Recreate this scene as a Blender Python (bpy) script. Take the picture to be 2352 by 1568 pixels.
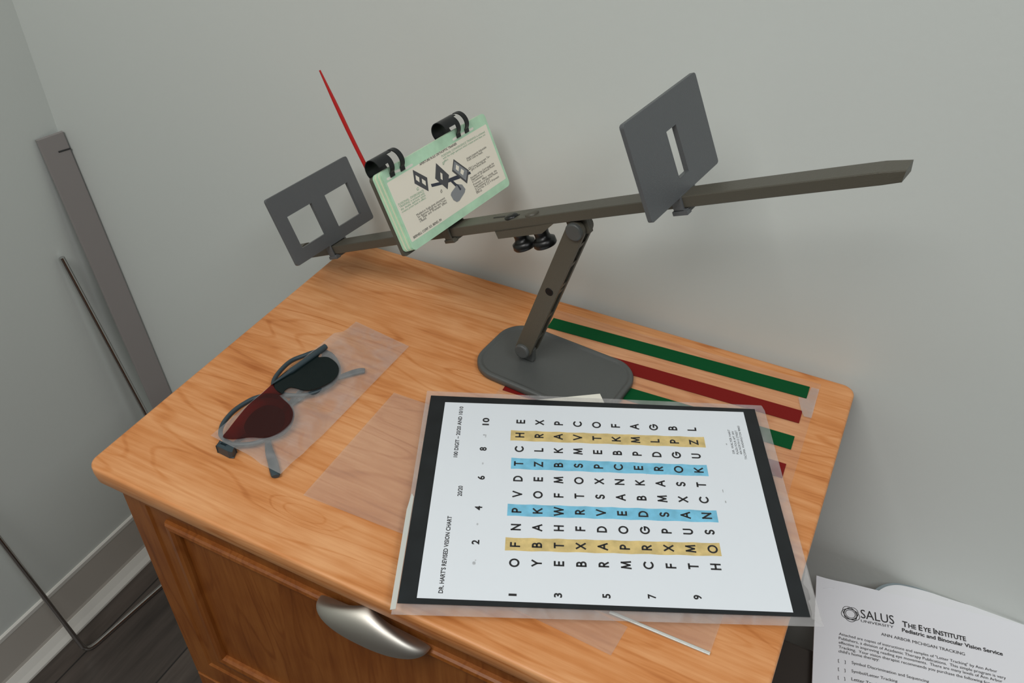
import bpy, bmesh, math, random
from mathutils import Vector, Euler
for o in list(bpy.data.objects): bpy.data.objects.remove(o)
# measured layout (metres; z from the cabinet top)
CAM = {"f": 1985.35, "rot": [0.89159, -0.00228, 0.4658], "loc": [0.57149, -0.71574, 0.56731]}
TOP = [0.58778, 0.41086]
XW = -0.5104
BAR = {"O": [0.49211, -0.13773, 0.27023], "B": [[0.90447, -0.11235, 0.41147], [0.12144, 0.99259, 0.00408], [-0.40888, 0.04628, 0.91142]], "w": 0.02065, "h": 0.00939, "bow": 0.0302}
P1 = {"s": -0.07065, "d": [0.00075, 0.00373, -0.02984], "w": 0.11267, "z": [-0.00033, 0.07487], "t": 0.00368, "ap": [[-0.00613, 0.0092, 0.01294, 0.05013]]}
P2 = {"s": -0.50217, "d": [-0.01122, -0.0179, 0.00737], "w": 0.12155, "z": [-0.00605, 0.06935], "t": 0.0037, "ap": [[-0.04559, -0.00975, 0.00779, 0.04384], [0.01015, 0.04603, 0.00627, 0.04371]]}
P3 = {"s": -0.32053, "d": [-0.01296, -0.00871, -0.02029], "w": 0.14535, "z": [-0.00196, 0.07396], "t": 0.004, "ap": []}
CARDTEXT = [["APERTURE RULE ORTHOPTIC TRAINER", [-0.0211, 0.06372], [0.03298, 0.06311], "k", 0.0026], ["FUSIONAL CONVERGENCE TRAINING is achieved", [0.00843, 0.05992], [0.07501, 0.05892], "g", 0.0024], ["with the single aperture which creates prism base out", [0.00883, 0.05758], [0.07444, 0.05657], "g", 0.0022], ["effect.", [0.0086, 0.0547], [0.01546, 0.0549], "g", 0.0022], ["Height Instantly Adjustable", [0.03813, 0.04563], [0.06943, 0.04538], "k", 0.0024], ["From Child to Adult.", [0.03804, 0.04363], [0.06227, 0.04303], "k", 0.0024], ["12 Line Stereoscopic Tar-", [0.03871, 0.03598], [0.06983, 0.03574], "k", 0.0024], ["gets in Bound Book.", [0.03867, 0.03404], [0.06197, 0.03369], "k", 0.0024], ["Number of the Card equals the", [0.0337, 0.02756], [0.07143, 0.02773], "k", 0.0024], ["Separation of Identical Points", [0.03366, 0.02562], [0.0715, 0.02559], "k", 0.0024], ["in Centimeters.", [0.03395, 0.02342], [0.05132, 0.02325], "k", 0.0024], ["Prismatic  Effect  equals  the", [0.03397, 0.0205], [0.07159, 0.02004], "k", 0.0024], ["Separation of Identical Points", [0.03408, 0.01827], [0.07179, 0.01783], "k", 0.0024], ["in Centimeters X 2.5.", [0.03412, 0.01617], [0.05846, 0.0158], "k", 0.0024], ["(Card No. X 2.5 = Prismatic", [0.0341, 0.01398], [0.07194, 0.0135], "k", 0.0024], ["Effect).", [0.03406, 0.01201], [0.04279, 0.01166], "k", 0.0024], ["FUSIONAL  DIVERGENCE", [-0.0626, 0.04302], [-0.02845, 0.04188], "g", 0.0024], ["TRAINING is achieved with", [-0.06245, 0.04055], [-0.02882, 0.03959], "g", 0.0024], ["the  double  aperture  which", [-0.06231, 0.03807], [-0.02871, 0.03737], "g", 0.0024], ["creates prism base in effect.", [-0.06223, 0.03571], [-0.02911, 0.03527], "g", 0.0022], ["Molded-in Scale gives placement", [-0.04777, 0.02603], [-0.00734, 0.02543], "k", 0.0025], ["for Aperture Slider for each Train-", [-0.04742, 0.0238], [-0.00652, 0.02304], "k", 0.0025], ["ing  Slide  and  Prismatic  Effect", [-0.04722, 0.02153], [-0.00707, 0.02085], "k", 0.0025], ["created.", [-0.04705, 0.01946], [-0.03796, 0.01921], "k", 0.0025], ["BERNELL CORP. SO. BEND, IN", [-0.06139, 0.01019], [-0.02181, 0.00989], "k", 0.0027]]
CARDILL = [["d", [[-0.03113, 0.064], [-0.01839, 0.05111], [-0.02311, 0.03956], [-0.03525, 0.05243]]], ["c", [[-0.03045, 0.05862], [-0.02737, 0.05509], [-0.02923, 0.05102], [-0.03194, 0.0547]]], ["c", [[-0.02511, 0.05297], [-0.02196, 0.04919], [-0.02358, 0.04527], [-0.02651, 0.04918]]], ["r", [[-0.01729, 0.04425], [-0.01732, 0.04129], [-0.00388, 0.038], [0.01807, 0.03419], [0.03631, 0.03193], [0.03621, 0.03444], [0.01598, 0.03842], [-0.00364, 0.04089]]], ["d", [[-0.00138, 0.05828], [0.00841, 0.0423], [2e-05, 0.03149], [-0.00961, 0.04641]]], ["c", [[-0.0007, 0.04881], [0.00101, 0.0467], [-0.00162, 0.04153], [-0.0033, 0.04344]]], ["d", [[0.02156, 0.05293], [0.03523, 0.03598], [0.02657, 0.02596], [0.01399, 0.04379]]], ["l", [[0.02132, 0.05073], [0.03308, 0.03636], [0.02666, 0.02901], [0.01593, 0.04449]]], ["c", [[0.02199, 0.04723], [0.02474, 0.04409], [0.02179, 0.04044], [0.01945, 0.04374]]], ["c", [[0.02625, 0.04143], [0.02893, 0.03809], [0.02544, 0.03485], [0.0232, 0.03813]]], ["r", [[0.00675, 0.03697], [0.0104, 0.03623], [0.01712, 0.02427], [0.01415, 0.02372]]], ["l", [[0.01442, 0.03065], [0.01973, 0.02786], [0.02164, 0.02242], [0.01894, 0.01998], [0.00889, 0.01617], [0.00512, 0.01631], [0.00185, 0.01982], [0.00088, 0.02534], [0.0028, 0.02704]]], ["r", [[0.01283, 0.03184], [0.01479, 0.02998], [0.01668, 0.02457], [0.01435, 0.02404]]], ["g", [[-0.03565, 0.04755], [-0.0331, 0.0483], [-0.03311, 0.04616], [-0.03546, 0.04552]]], ["k", [[-0.00941, 0.03368], [-0.00759, 0.03499], [-0.00734, 0.03268], [-0.00949, 0.03181]]], ["g", [[0.00671, 0.05577], [0.00941, 0.05556], [0.00779, 0.05384], [0.00593, 0.05322]]], ["k", [[0.0358, 0.038], [0.03799, 0.03823], [0.03835, 0.03643], [0.03616, 0.0357]]], ["c", [[-0.0352, 0.04736], [-0.03338, 0.04784], [-0.03356, 0.04636], [-0.03518, 0.04599]]], ["c", [[-0.00894, 0.03348], [-0.00797, 0.03436], [-0.00781, 0.03288], [-0.00921, 0.03229]]], ["c", [[0.00704, 0.05534], [0.00869, 0.05536], [0.00741, 0.0542], [0.00638, 0.05372]]], ["c", [[0.0363, 0.03779], [0.03774, 0.03781], [0.03784, 0.03665], [0.03646, 0.03619]]]]
CARDSLOT = [[[-0.06229, 0.06824], [-0.05775, 0.06792]], [[-0.05078, 0.07027], [-0.04518, 0.06954]], [[-0.03798, 0.06798], [-0.02966, 0.0681]], [[0.03094, 0.06868], [0.038, 0.06895]], [[0.04275, 0.06914], [0.04969, 0.06901]], [[0.05492, 0.06854], [0.06081, 0.06855]]]
CHART = [0.41978, -0.25004, 0.42769, 0.00894, -0.00749, -0.00628]
PAGE = {"TL": [0.61391, -0.02756, -0.25432], "ux": [0.98517, 0.17158, 0.0], "dn": [0.17158, -0.98517, 0.0]}
PAGETEXT = [["SALUS", [0.04787, 0.04232], [0.08232, 0.04026], 0], ["UNIVERSITY", [0.04781, 0.04759], [0.08144, 0.04559], 0], ["THE EYE INSTITUTE", [0.09052, 0.0403], [0.15433, 0.03968], 1], ["Pediatric and Binocular Vision Service", [0.08983, 0.0471], [0.18942, 0.04654], 1], ["ANN ARBOR MICHIGAN TRACKING", [0.06823, 0.05841], [0.15148, 0.05794], 0], ["Attached are copies of instructions and samples of \"Letter Tracking\" by Ann Arbor", [0.02517, 0.0709], [0.18124, 0.06913], 0], ["Publishers, a division of Academic Therapy Publications.  This simple program is very", [0.02501, 0.07625], [0.18883, 0.07447], 0], ["effective in improving reading eye movements.  There are many levels of Ann Arbor", [0.02505, 0.0815], [0.18491, 0.07944], 0], ["Tracking.  Your vision therapist recommends you purchase the following for your", [0.02499, 0.08696], [0.18287, 0.08521], 0], ["child's home therapy:", [0.02494, 0.09226], [0.06547, 0.09061], 0], ["[    ]", [0.02464, 0.10367], [0.03199, 0.10323], 0], ["Symbol Discrimination and Sequencing", [0.03811, 0.10205], [0.11329, 0.10139], 0], ["[    ]", [0.02472, 0.11356], [0.03182, 0.11305], 0], ["Symbol/Letter Tracking", [0.03789, 0.11187], [0.08263, 0.11048], 0], ["[    ]", [0.0246, 0.12333], [0.03165, 0.12271], 0], ["Letter Tracking", [0.03776, 0.1214], [0.06971, 0.12019], 0]]
LOGO = [[0.03685, 0.04075], [0.04496, 0.03829], [0.03687, 0.03254]]
STAPLE = [[0.00729, 0.01587], [0.01967, 0.0121]]
FOLDER = [[0.05416, -0.00186], [0.07136, -0.00349], [0.07995, -0.0115], [0.08801, -0.01637], [0.09731, -0.01738], [0.11934, -0.01687], [0.15073, -0.01281], [0.21703, -0.0066]]
ROD = {"a": [-0.44819, -0.31062, -0.78], "B1": [-0.4183, -0.0281, -0.78], "T1": [-0.5054, -0.0569, -0.1395]}
G_GREEN = [[0.0988, -0.1919], [0.1009, -0.1972], [0.1007, -0.2056], [0.1026, -0.2105], [0.107, -0.2079], [0.1123, -0.2064], [0.1208, -0.2087], [0.1282, -0.213], [0.1329, -0.2186], [0.136, -0.2264], [0.1359, -0.2327], [0.1343, -0.2397], [0.1302, -0.2478], [0.1242, -0.2546], [0.1174, -0.2573], [0.1111, -0.2578], [0.1056, -0.2595], [0.1037, -0.2642], [0.1041, -0.2703], [0.094, -0.2676], [0.0871, -0.2605], [0.0873, -0.2448], [0.0899, -0.2259], [0.0926, -0.2064], [0.0949, -0.1938]]
G_FLANGE = [[0.0997, -0.1944], [0.0972, -0.2124], [0.094, -0.2311], [0.0909, -0.2492], [0.0878, -0.2654]]
G_RED = [[0.1041, -0.2703], [0.1028, -0.2729], [0.1109, -0.2762], [0.1202, -0.2795], [0.1277, -0.2843], [0.1319, -0.2892], [0.1356, -0.2972], [0.136, -0.3052], [0.1345, -0.3127], [0.1308, -0.3202], [0.125, -0.3249], [0.1178, -0.3278], [0.1114, -0.3317], [0.1028, -0.3381], [0.0936, -0.3401], [0.0917, -0.3316], [0.0887, -0.3153], [0.0863, -0.2966], [0.0872, -0.2815], [0.0874, -0.2679], [0.0871, -0.2605], [0.094, -0.2676]]
G_INNER = [[0.1017, -0.3217], [0.1119, -0.3274], [0.1218, -0.325], [0.129, -0.3194], [0.1324, -0.3103], [0.13, -0.2992], [0.1225, -0.2904], [0.113, -0.2859], [0.1014, -0.2881], [0.0962, -0.298], [0.0966, -0.3105]]
G_RIM1 = [[0.0904, -0.3378], [0.0836, -0.3338], [0.0771, -0.3227], [0.0746, -0.3056], [0.0775, -0.2903], [0.082, -0.2806], [0.0907, -0.2732], [0.1025, -0.271], [0.1163, -0.2758], [0.1268, -0.2849], [0.1331, -0.2972], [0.1331, -0.3095], [0.1262, -0.3197], [0.1191, -0.3306], [0.1055, -0.3388], [0.0963, -0.3395]]
G_RIM2 = [[0.0865, -0.2595], [0.0813, -0.2559], [0.0773, -0.2422], [0.0769, -0.2238], [0.0832, -0.2107], [0.0919, -0.1987], [0.1065, -0.1964], [0.1225, -0.2065], [0.1313, -0.218], [0.1338, -0.2324], [0.1298, -0.2452], [0.1221, -0.2559], [0.1117, -0.2627], [0.1003, -0.2654]]
G_T1 = [[0.0996, -0.3413], [0.104, -0.3162], [0.1106, -0.2905], [0.1181, -0.2573], [0.1261, -0.2304], [0.1332, -0.2166], [0.1399, -0.2068], [0.1449, -0.2011], [0.1489, -0.1986]]
G_T2 = [[0.1041, -0.1962], [0.1085, -0.2219], [0.1108, -0.2551], [0.1145, -0.2885], [0.1211, -0.3103], [0.1269, -0.3208], [0.1356, -0.3296], [0.1464, -0.3384], [0.1561, -0.3472], [0.1593, -0.3506]]
G_HINGE1 = [[0.0929, -0.3495], [0.0916, -0.3431], [0.1079, -0.3419], [0.11, -0.3486], [0.1066, -0.3503]]
G_HINGE2 = [[0.0969, -0.1935], [0.1069, -0.1952], [0.1109, -0.2023], [0.1015, -0.2037]]
SLEEVE = [[0.0804, -0.3424], [0.0939, -0.1347], [0.167, -0.1448], [0.1636, -0.3484]]
STR = [[-.0318, -.0197], [-.0675, -.0575], [-.1045, -.0950], [-.1415, -.1330], [-.1785, -.1700]]
# ---------------------------------------------------------------- camera, light, exposure
_sc = bpy.context.scene
_cam = bpy.data.cameras.new('camera'); _cam.sensor_width = 36.; _cam.lens = CAM['f']/2352*36; _cam.clip_start = .01
_co = bpy.data.objects.new('camera', _cam); _sc.collection.objects.link(_co)
_co.location = (CAM['loc'][0], CAM['loc'][1], CAM['loc'][2]+.784); _co.rotation_euler = CAM['rot']; _sc.camera = _co
_w = bpy.data.worlds.new('room_light'); _sc.world = _w; _w.use_nodes = True
_w.node_tree.nodes['Background'].inputs[0].default_value = (1., .985, .96, 1); _w.node_tree.nodes['Background'].inputs[1].default_value = .08
def area(name, loc, rot, sx, sy, power, col):
    l = bpy.data.lights.new(name, 'AREA'); l.shape = 'RECTANGLE'; l.size = sx; l.size_y = sy; l.energy = power; l.color = col
    o = bpy.data.objects.new(name, l); _sc.collection.objects.link(o); o.location = loc; o.rotation_euler = rot; return o
area('ceiling_panel_light', (.18, -1.62, 2.66), (0, 0, 0), 1.1, 1.1, 33, (1., .985, .96))
area('ceiling_panel_light', (1.75, -1.05, 2.66), (0, 0, 0), 0.7, 1.2, 25, (.94, .975, 1.))
_vs = _sc.view_settings
_sc.display_settings.display_device = 'sRGB'; _vs.view_transform = 'Standard'; _vs.look = 'None'; _vs.exposure = -.10; _vs.gamma = 1.; _vs.use_curve_mapping = False
# ---------------------------------------------------------------- helpers
ZO = 0.784            # cabinet top above the floor; all z below are given from the cabinet top
scn = bpy.context.scene
COL = scn.collection
INCH = .0254

def nt(name):
    m = bpy.data.materials.new(name); m.use_nodes = True
    t = m.node_tree; t.nodes.clear()
    out = t.nodes.new('ShaderNodeOutputMaterial')
    return m, t, out
def nd(t, kind, **kw):
    n = t.nodes.new(kind)
    for k, v in kw.items():
        if k in n.inputs: n.inputs[k].default_value = v
        else: setattr(n, k, v)
    return n
def rgb(c): return (c[0], c[1], c[2], 1)
def srgb(r, g, b):
    f = lambda v: (v/255/12.92 if v/255 <= .04045 else ((v/255+.055)/1.055)**2.4)
    return (f(r), f(g), f(b))

def plain(name, col, rough=.5, metal=0, spec=.5, bump=0, bscale=400, vary=0, coat=0):
    m, t, out = nt(name)
    p = nd(t, 'ShaderNodeBsdfPrincipled', **{'Base Color': rgb(col), 'Roughness': rough, 'Metallic': metal, 'Specular IOR Level': spec, 'Coat Weight': coat})
    t.links.new(p.outputs[0], out.inputs[0])
    if bump or vary:
        tc = nd(t, 'ShaderNodeTexCoord'); n = nd(t, 'ShaderNodeTexNoise', Scale=bscale, Detail=4.)
        t.links.new(tc.outputs['Object'], n.inputs['Vector'])
    if bump:
        b = nd(t, 'ShaderNodeBump', Strength=bump, Distance=.001)
        t.links.new(n.outputs[0], b.inputs['Height']); t.links.new(b.outputs[0], p.inputs['Normal'])
    if vary:
        n2 = nd(t, 'ShaderNodeTexNoise', Scale=vary[1], Detail=3.)
        t.links.new(tc.outputs['Object'], n2.inputs['Vector'])
        r = nd(t, 'ShaderNodeMapRange'); r.inputs[1].default_value = .3; r.inputs[2].default_value = .7
        r.inputs[3].default_value = 1-vary[0]; r.inputs[4].default_value = 1+vary[0]
        t.links.new(n2.outputs[0], r.inputs[0])
        mx = nd(t, 'ShaderNodeMix', data_type='RGBA', blend_type='MULTIPLY'); mx.inputs[0].default_value = 1
        mx.inputs[6].default_value = rgb(col); t.links.new(r.outputs[0], mx.inputs[7])
        t.links.new(mx.outputs[2], p.inputs['Base Color'])
    return m

def film(name, haze, col=(.8, .8, .82), tint=(1, 1, 1), rough=.15, gloss=.06, mottle=0):
    """thin clear plastic: mostly see-through, a little milky, a little shiny"""
    m, t, out = nt(name)
    tr = nd(t, 'ShaderNodeBsdfTransparent', Color=rgb(tint))
    df = nd(t, 'ShaderNodeBsdfDiffuse', Color=rgb(col))
    mx = nd(t, 'ShaderNodeMixShader'); mx.inputs[0].default_value = haze
    if mottle:
        tc = nd(t, 'ShaderNodeTexCoord'); n = nd(t, 'ShaderNodeTexNoise', Scale=45., Detail=3., Distortion=1.2)
        t.links.new(tc.outputs['Object'], n.inputs['Vector'])
        r = nd(t, 'ShaderNodeMapRange'); r.inputs[1].default_value = .35; r.inputs[2].default_value = .7
        r.inputs[3].default_value = haze*(1-mottle); r.inputs[4].default_value = haze*(1+mottle)
        t.links.new(n.outputs[0], r.inputs[0]); t.links.new(r.outputs[0], mx.inputs[0])
    gl = nd(t, 'ShaderNodeBsdfGlossy', Roughness=rough)
    m2 = nd(t, 'ShaderNodeMixShader'); m2.inputs[0].default_value = gloss
    t.links.new(tr.outputs[0], mx.inputs[1]); t.links.new(df.outputs[0], mx.inputs[2])
    t.links.new(mx.outputs[0], m2.inputs[1]); t.links.new(gl.outputs[0], m2.inputs[2])
    t.links.new(m2.outputs[0], out.inputs[0])
    return m

def wood(name, axis, cols, rough=.42, knots=()):
    """cherry laminate: grain stretched along one axis, cathedral figure, flecks; optional oval knots"""
    m, t, out = nt(name); L = t.links.new
    p = nd(t, 'ShaderNodeBsdfPrincipled', Roughness=rough); p.inputs['Specular IOR Level'].default_value = .35
    L(p.outputs[0], out.inputs[0])
    tc = nd(t, 'ShaderNodeTexCoord')
    def mapped(sa, sc, off=(0, 0, 0)):
        mp = nd(t, 'ShaderNodeMapping'); s = [sc]*3; s[axis] = sa
        mp.inputs['Scale'].default_value = s; mp.inputs['Location'].default_value = off
        L(tc.outputs['Object'], mp.inputs['Vector']); return mp.outputs[0]
    fig = nd(t, 'ShaderNodeTexNoise', Scale=1., Detail=2., Roughness=.45, Distortion=.35); L(mapped(2.2, 15.), fig.inputs['Vector'])
    rings = nd(t, 'ShaderNodeMath', operation='MULTIPLY'); rings.inputs[1].default_value = 11.; L(fig.outputs[0], rings.inputs[0])
    acc = rings
    for kx, ky, ra, rb, amp in knots:
        mp = nd(t, 'ShaderNodeMapping'); mp.vector_type = 'TEXTURE'
        mp.inputs['Location'].default_value = (kx, ky, ZO); mp.inputs['Scale'].default_value = (ra, rb, .2)
        L(tc.outputs['Object'], mp.inputs['Vector'])
        ln = nd(t, 'ShaderNodeVectorMath', operation='LENGTH'); L(mp.outputs[0], ln.inputs[0])
        e = nd(t, 'ShaderNodeMapRange', interpolation_type='SMOOTHSTEP'); e.inputs[1].default_value = 0; e.inputs[2].default_value = 1; e.inputs[3].default_value = amp; e.inputs[4].default_value = 0
        L(ln.outputs[1], e.inputs[0])
        ad = nd(t, 'ShaderNodeMath', operation='ADD'); L(acc.outputs[0], ad.inputs[0]); L(e.outputs[0], ad.inputs[1]); acc = ad
    fr = nd(t, 'ShaderNodeMath', operation='PINGPONG'); fr.inputs[1].default_value = .5; L(acc.outputs[0], fr.inputs[0])
    fp = nd(t, 'ShaderNodeMapRange', interpolation_type='SMOOTHERSTEP'); fp.inputs[1].default_value = 0; fp.inputs[2].default_value = .16; fp.inputs[3].default_value = 0; fp.inputs[4].default_value = 1
    L(fr.outputs[0], fp.inputs[0])
    gate = nd(t, 'ShaderNodeTexNoise', Scale=1., Detail=2.); L(mapped(5., 30., (7, 3, 5)), gate.inputs['Vector'])
    fine = nd(t, 'ShaderNodeTexNoise', Scale=1., Detail=4., Roughness=.6); L(mapped(16., 330.), fine.inputs['Vector'])
    fin2 = nd(t, 'ShaderNodeTexNoise', Scale=1., Detail=3., Roughness=.6); L(mapped(7., 90., (1, 5, 9)), fin2.inputs['Vector'])
    blot = nd(t, 'ShaderNodeTexNoise', Scale=1., Detail=3., Roughness=.55); L(mapped(11., 16., (3, 1, 2)), blot.inputs['Vector'])
    def madd(x, k, y):
        n = nd(t, 'ShaderNodeMath', operation='MULTIPLY_ADD'); n.inputs[1].default_value = k; L(x, n.inputs[0])
        if hasattr(y, 'links'): L(y, n.inputs[2])
        else: n.inputs[2].default_value = y
        return n.outputs[0]
    gm = nd(t, 'ShaderNodeMath', operation='MULTIPLY'); L(fp.outputs[0], gm.inputs[0]); L(gate.outputs[0], gm.inputs[1])
    s1 = madd(gm.outputs[0], .20, -.07)
    s2 = madd(fine.outputs[0], .34, s1); s3 = madd(fin2.outputs[0], .40, s2); s4 = madd(blot.outputs[0], .44, s3)
    cr = nd(t, 'ShaderNodeValToRGB'); el = cr.color_ramp.elements
    el[0].position = .33; el[0].color = rgb(cols[0]); el[1].position = .76; el[1].color = rgb(cols[2])
    e = el.new(.54); e.color = rgb(cols[1])
    L(s4, cr.inputs[0]); L(cr.outputs[0], p.inputs['Base Color'])
    return m

def planks(name):
    m, t, out = nt(name); L = t.links.new
    p = nd(t, 'ShaderNodeBsdfPrincipled', Roughness=.45); L(p.outputs[0], out.inputs[0])
    tc = nd(t, 'ShaderNodeTexCoord'); mp = nd(t, 'ShaderNodeMapping'); mp.inputs['Rotation'].default_value = (0, 0, math.pi/2)
    L(tc.outputs['Object'], mp.inputs['Vector'])
    br = nd(t, 'ShaderNodeTexBrick', Scale=1., **{'Brick Width': 1.2, 'Row Height': .15, 'Mortar Size': .0015, 'Color1': rgb((.052, .042, .036)), 'Color2': rgb((.075, .06, .05)), 'Mortar': rgb((.015, .013, .012))})
    L(mp.outputs[0], br.inputs['Vector'])
    m2 = nd(t, 'ShaderNodeMapping'); m2.inputs['Scale'].default_value = (40, 3, 1); L(tc.outputs['Object'], m2.inputs['Vector'])
    n = nd(t, 'ShaderNodeTexNoise', Scale=1., Detail=6., Roughness=.65); L(m2.outputs[0], n.inputs['Vector'])
    r = nd(t, 'ShaderNodeMapRange'); r.inputs[1].default_value = .3; r.inputs[2].default_value = .7; r.inputs[3].default_value = .55; r.inputs[4].default_value = 1.4
    L(n.outputs[0], r.inputs[0])
    mx = nd(t, 'ShaderNodeMix', data_type='RGBA', blend_type='MULTIPLY'); mx.inputs[0].default_value = 1
    L(br.outputs[0], mx.inputs[6]); L(r.outputs[0], mx.inputs[7]); L(mx.outputs[2], p.inputs['Base Color'])
    return m

class MB:
    """collects shapes in room coordinates (z from the cabinet top) and links them as one mesh object"""
    def __init__(s): s.v = []; s.f = []; s.sm = []
    def add(s, vs, fs, smooth=False):
        o = len(s.v); s.v += [tuple(float(c) for c in q) for q in vs]
        s.f += [tuple(i+o for i in f) for f in fs]; s.sm += [smooth]*len(fs)
        return s
    def box(s, lo, hi, T=None):
        vs = [(x, y, z) for z in (lo[2], hi[2]) for y in (lo[1], hi[1]) for x in (lo[0], hi[0])]
        if T: vs = [T(*q) for q in vs]
        return s.add(vs, [(0, 2, 3, 1), (4, 5, 7, 6), (0, 1, 5, 4), (2, 6, 7, 3), (0, 4, 6, 2), (1, 3, 7, 5)])
    def plate(s, outer, holes, a, b, T):
        """flat sheet: 2D outline with holes, between depths a and b; T(p, q, depth) -> room"""
        bm = bmesh.new(); loops = [outer]+list(holes)
        for lp in loops:
            vs = [bm.verts.new((x, y, 0)) for x, y in lp]
            for i in range(len(vs)): bm.edges.new((vs[i-1], vs[i]))
        bmesh.ops.triangle_fill(bm, edges=bm.edges[:], use_beauty=True, use_dissolve=False, normal=(0, 0, 1))
        bm.verts.index_update()
        P = [(q.co.x, q.co.y) for q in bm.verts]; F = [[q.index for q in f.verts] for f in bm.faces]; bm.free()
        n = len(P)
        vs = [T(x, y, b) for x, y in P]+[T(x, y, a) for x, y in P]
        fs = [tuple(f) for f in F]+[tuple(i+n for i in reversed(f)) for f in F]
        k = 0
        for lp in loops:
            m = len(lp)
            for i in range(m):
                j = (i+1) % m; fs.append((k+i, k+i+n, k+j+n, k+j))
            k += m
        return s.add(vs, fs)
    def loft(s, rings, cap0=True, cap1=True, smooth=True, closed=True):
        n = len(rings[0]); vs = [q for r in rings for q in r]; fs = []
        for i in range(len(rings)-1):
            for j in range(n if closed else n-1):
                k = (j+1) % n; fs.append((i*n+j, i*n+k, (i+1)*n+k, (i+1)*n+j))
        s.add(vs, fs, smooth)
        if cap0: s.add(rings[0], [tuple(range(n))[::-1]])
        if cap1: s.add(rings[-1], [tuple(range(n))])
        return s
    def tube(s, pts, rad, n=10, flat=1., up=(0, 0, 1), closed=False):
        P = [Vector(q) for q in pts]; m = len(P); R = rad if hasattr(rad, '__len__') else [rad]*m
        up = Vector(up); rings = []
        for i in range(m):
            if closed: d = P[(i+1) % m]-P[i-1]
            else: d = P[min(i+1, m-1)]-P[max(i-1, 0)]
            d.normalize(); u = up if abs(d.dot(up)) < .95 else Vector((1, 0, 0))
            a = d.cross(u).normalized(); b = a.cross(d).normalized()
            rings.append([P[i]+(a*math.cos(2*math.pi*k/n)+b*math.sin(2*math.pi*k/n)*flat)*R[i] for k in range(n)])
        if closed: rings.append(rings[0])
        return s.loft(rings, not closed, not closed)
    def lathe(s, org, ax, prof, n=28, cap0=True, cap1=True):
        ax = Vector(ax).normalized(); u = Vector((0, 0, 1)) if abs(ax.z) < .9 else Vector((1, 0, 0))
        a = ax.cross(u).normalized(); b = ax.cross(a)
        rings = [[Vector(org)+ax*h+(a*math.cos(2*math.pi*k/n)+b*math.sin(2*math.pi*k/n))*r for k in range(n)] for h, r in prof]
        return s.loft(rings, cap0, cap1)
    def grid(s, fn, nu, nv, smooth=True):
        vs = [fn(i/nu, j/nv) for j in range(nv+1) for i in range(nu+1)]
        fs = [(j*(nu+1)+i, j*(nu+1)+i+1, (j+1)*(nu+1)+i+1, (j+1)*(nu+1)+i) for j in range(nv) for i in range(nu)]
        return s.add(vs, fs, smooth)
    def build(s, name, mat, parent=None, bevel=0, seg=2, weld=False, origin=None):
        org = Vector(parent['_o']) if parent is not None else Vector(origin if origin is not None else (0, 0, -ZO))
        me = bpy.data.meshes.new(name)
        me.from_pydata([tuple(Vector(q)-org) for q in s.v], [], s.f)
        if weld:
            bm = bmesh.new(); bm.from_mesh(me); bmesh.ops.remove_doubles(bm, verts=bm.verts, dist=1e-6)
            bmesh.ops.recalc_face_normals(bm, faces=bm.faces); bm.to_mesh(me); bm.free()
        me.materials.append(mat)
        if len(me.polygons) == len(s.sm):
            me.polygons.foreach_set('use_smooth', s.sm)
        me.update()
        o = bpy.data.objects.new(name, me); COL.objects.link(o); o['_o'] = list(org)
        if parent is not None: o.parent = parent
        else: o.location = org+Vector((0, 0, ZO))
        if bevel:
            b = o.modifiers.new('bevel', 'BEVEL'); b.width = bevel; b.segments = seg; b.limit_method = 'ANGLE'; b.angle_limit = math.radians(35)
        return o

def tag(o, label, cat, group=None):
    o['label'] = label; o['category'] = cat
    if group: o['group'] = group
    return o
def thing(name, org, label, cat, group=None):
    o = bpy.data.objects.new(name, None); COL.objects.link(o); o.empty_display_size = .05
    o.location = Vector(org)+Vector((0, 0, ZO)); o['_o'] = list(org)
    return tag(o, label, cat, group)
def struct(o): o['kind'] = 'structure'; return o

def rrect(cx, cy, hx, hy, r, n=8):
    out = []
    for sx, sy, a0 in ((1, 1, 0), (-1, 1, 90), (-1, -1, 180), (1, -1, 270)):
        for k in range(n+1):
            a = math.radians(a0+90*k/n); out.append((cx+sx*(hx-r)+r*math.cos(a), cy+sy*(hy-r)+r*math.sin(a)))
    return out
def rect(x0, x1, y0, y1): return [(x0, y0), (x1, y0), (x1, y1), (x0, y1)]
def stadium(p, q, r, n=12):
    p = Vector((*p, 0)); q = Vector((*q, 0)); d = (q-p).normalized(); a = math.atan2(d.y, d.x); out = []
    for c, s in ((q, -90), (p, 90)):
        for k in range(n+1):
            t = a+math.radians(s+180*k/n); out.append((c.x+r*math.cos(t), c.y+r*math.sin(t)))
    return out
def spline(P, per=6, closed=False):
    P = [Vector((*p, 0)) if len(p) == 2 else Vector(p) for p in P]; m = len(P); out = []
    for i in range(m if closed else m-1):
        g = (lambda k: P[k % m]) if closed else (lambda k: P[max(0, min(m-1, k))])
        a, b, c, d = g(i-1), g(i), g(i+1), g(i+2)
        for k in range(per):
            t = k/per
            out.append(.5*((2*b)+(c-a)*t+(2*a-5*b+4*c-d)*t*t+(3*b-a-3*c+d)*t**3))
    if not closed: out.append(P[-1])
    return out

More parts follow.
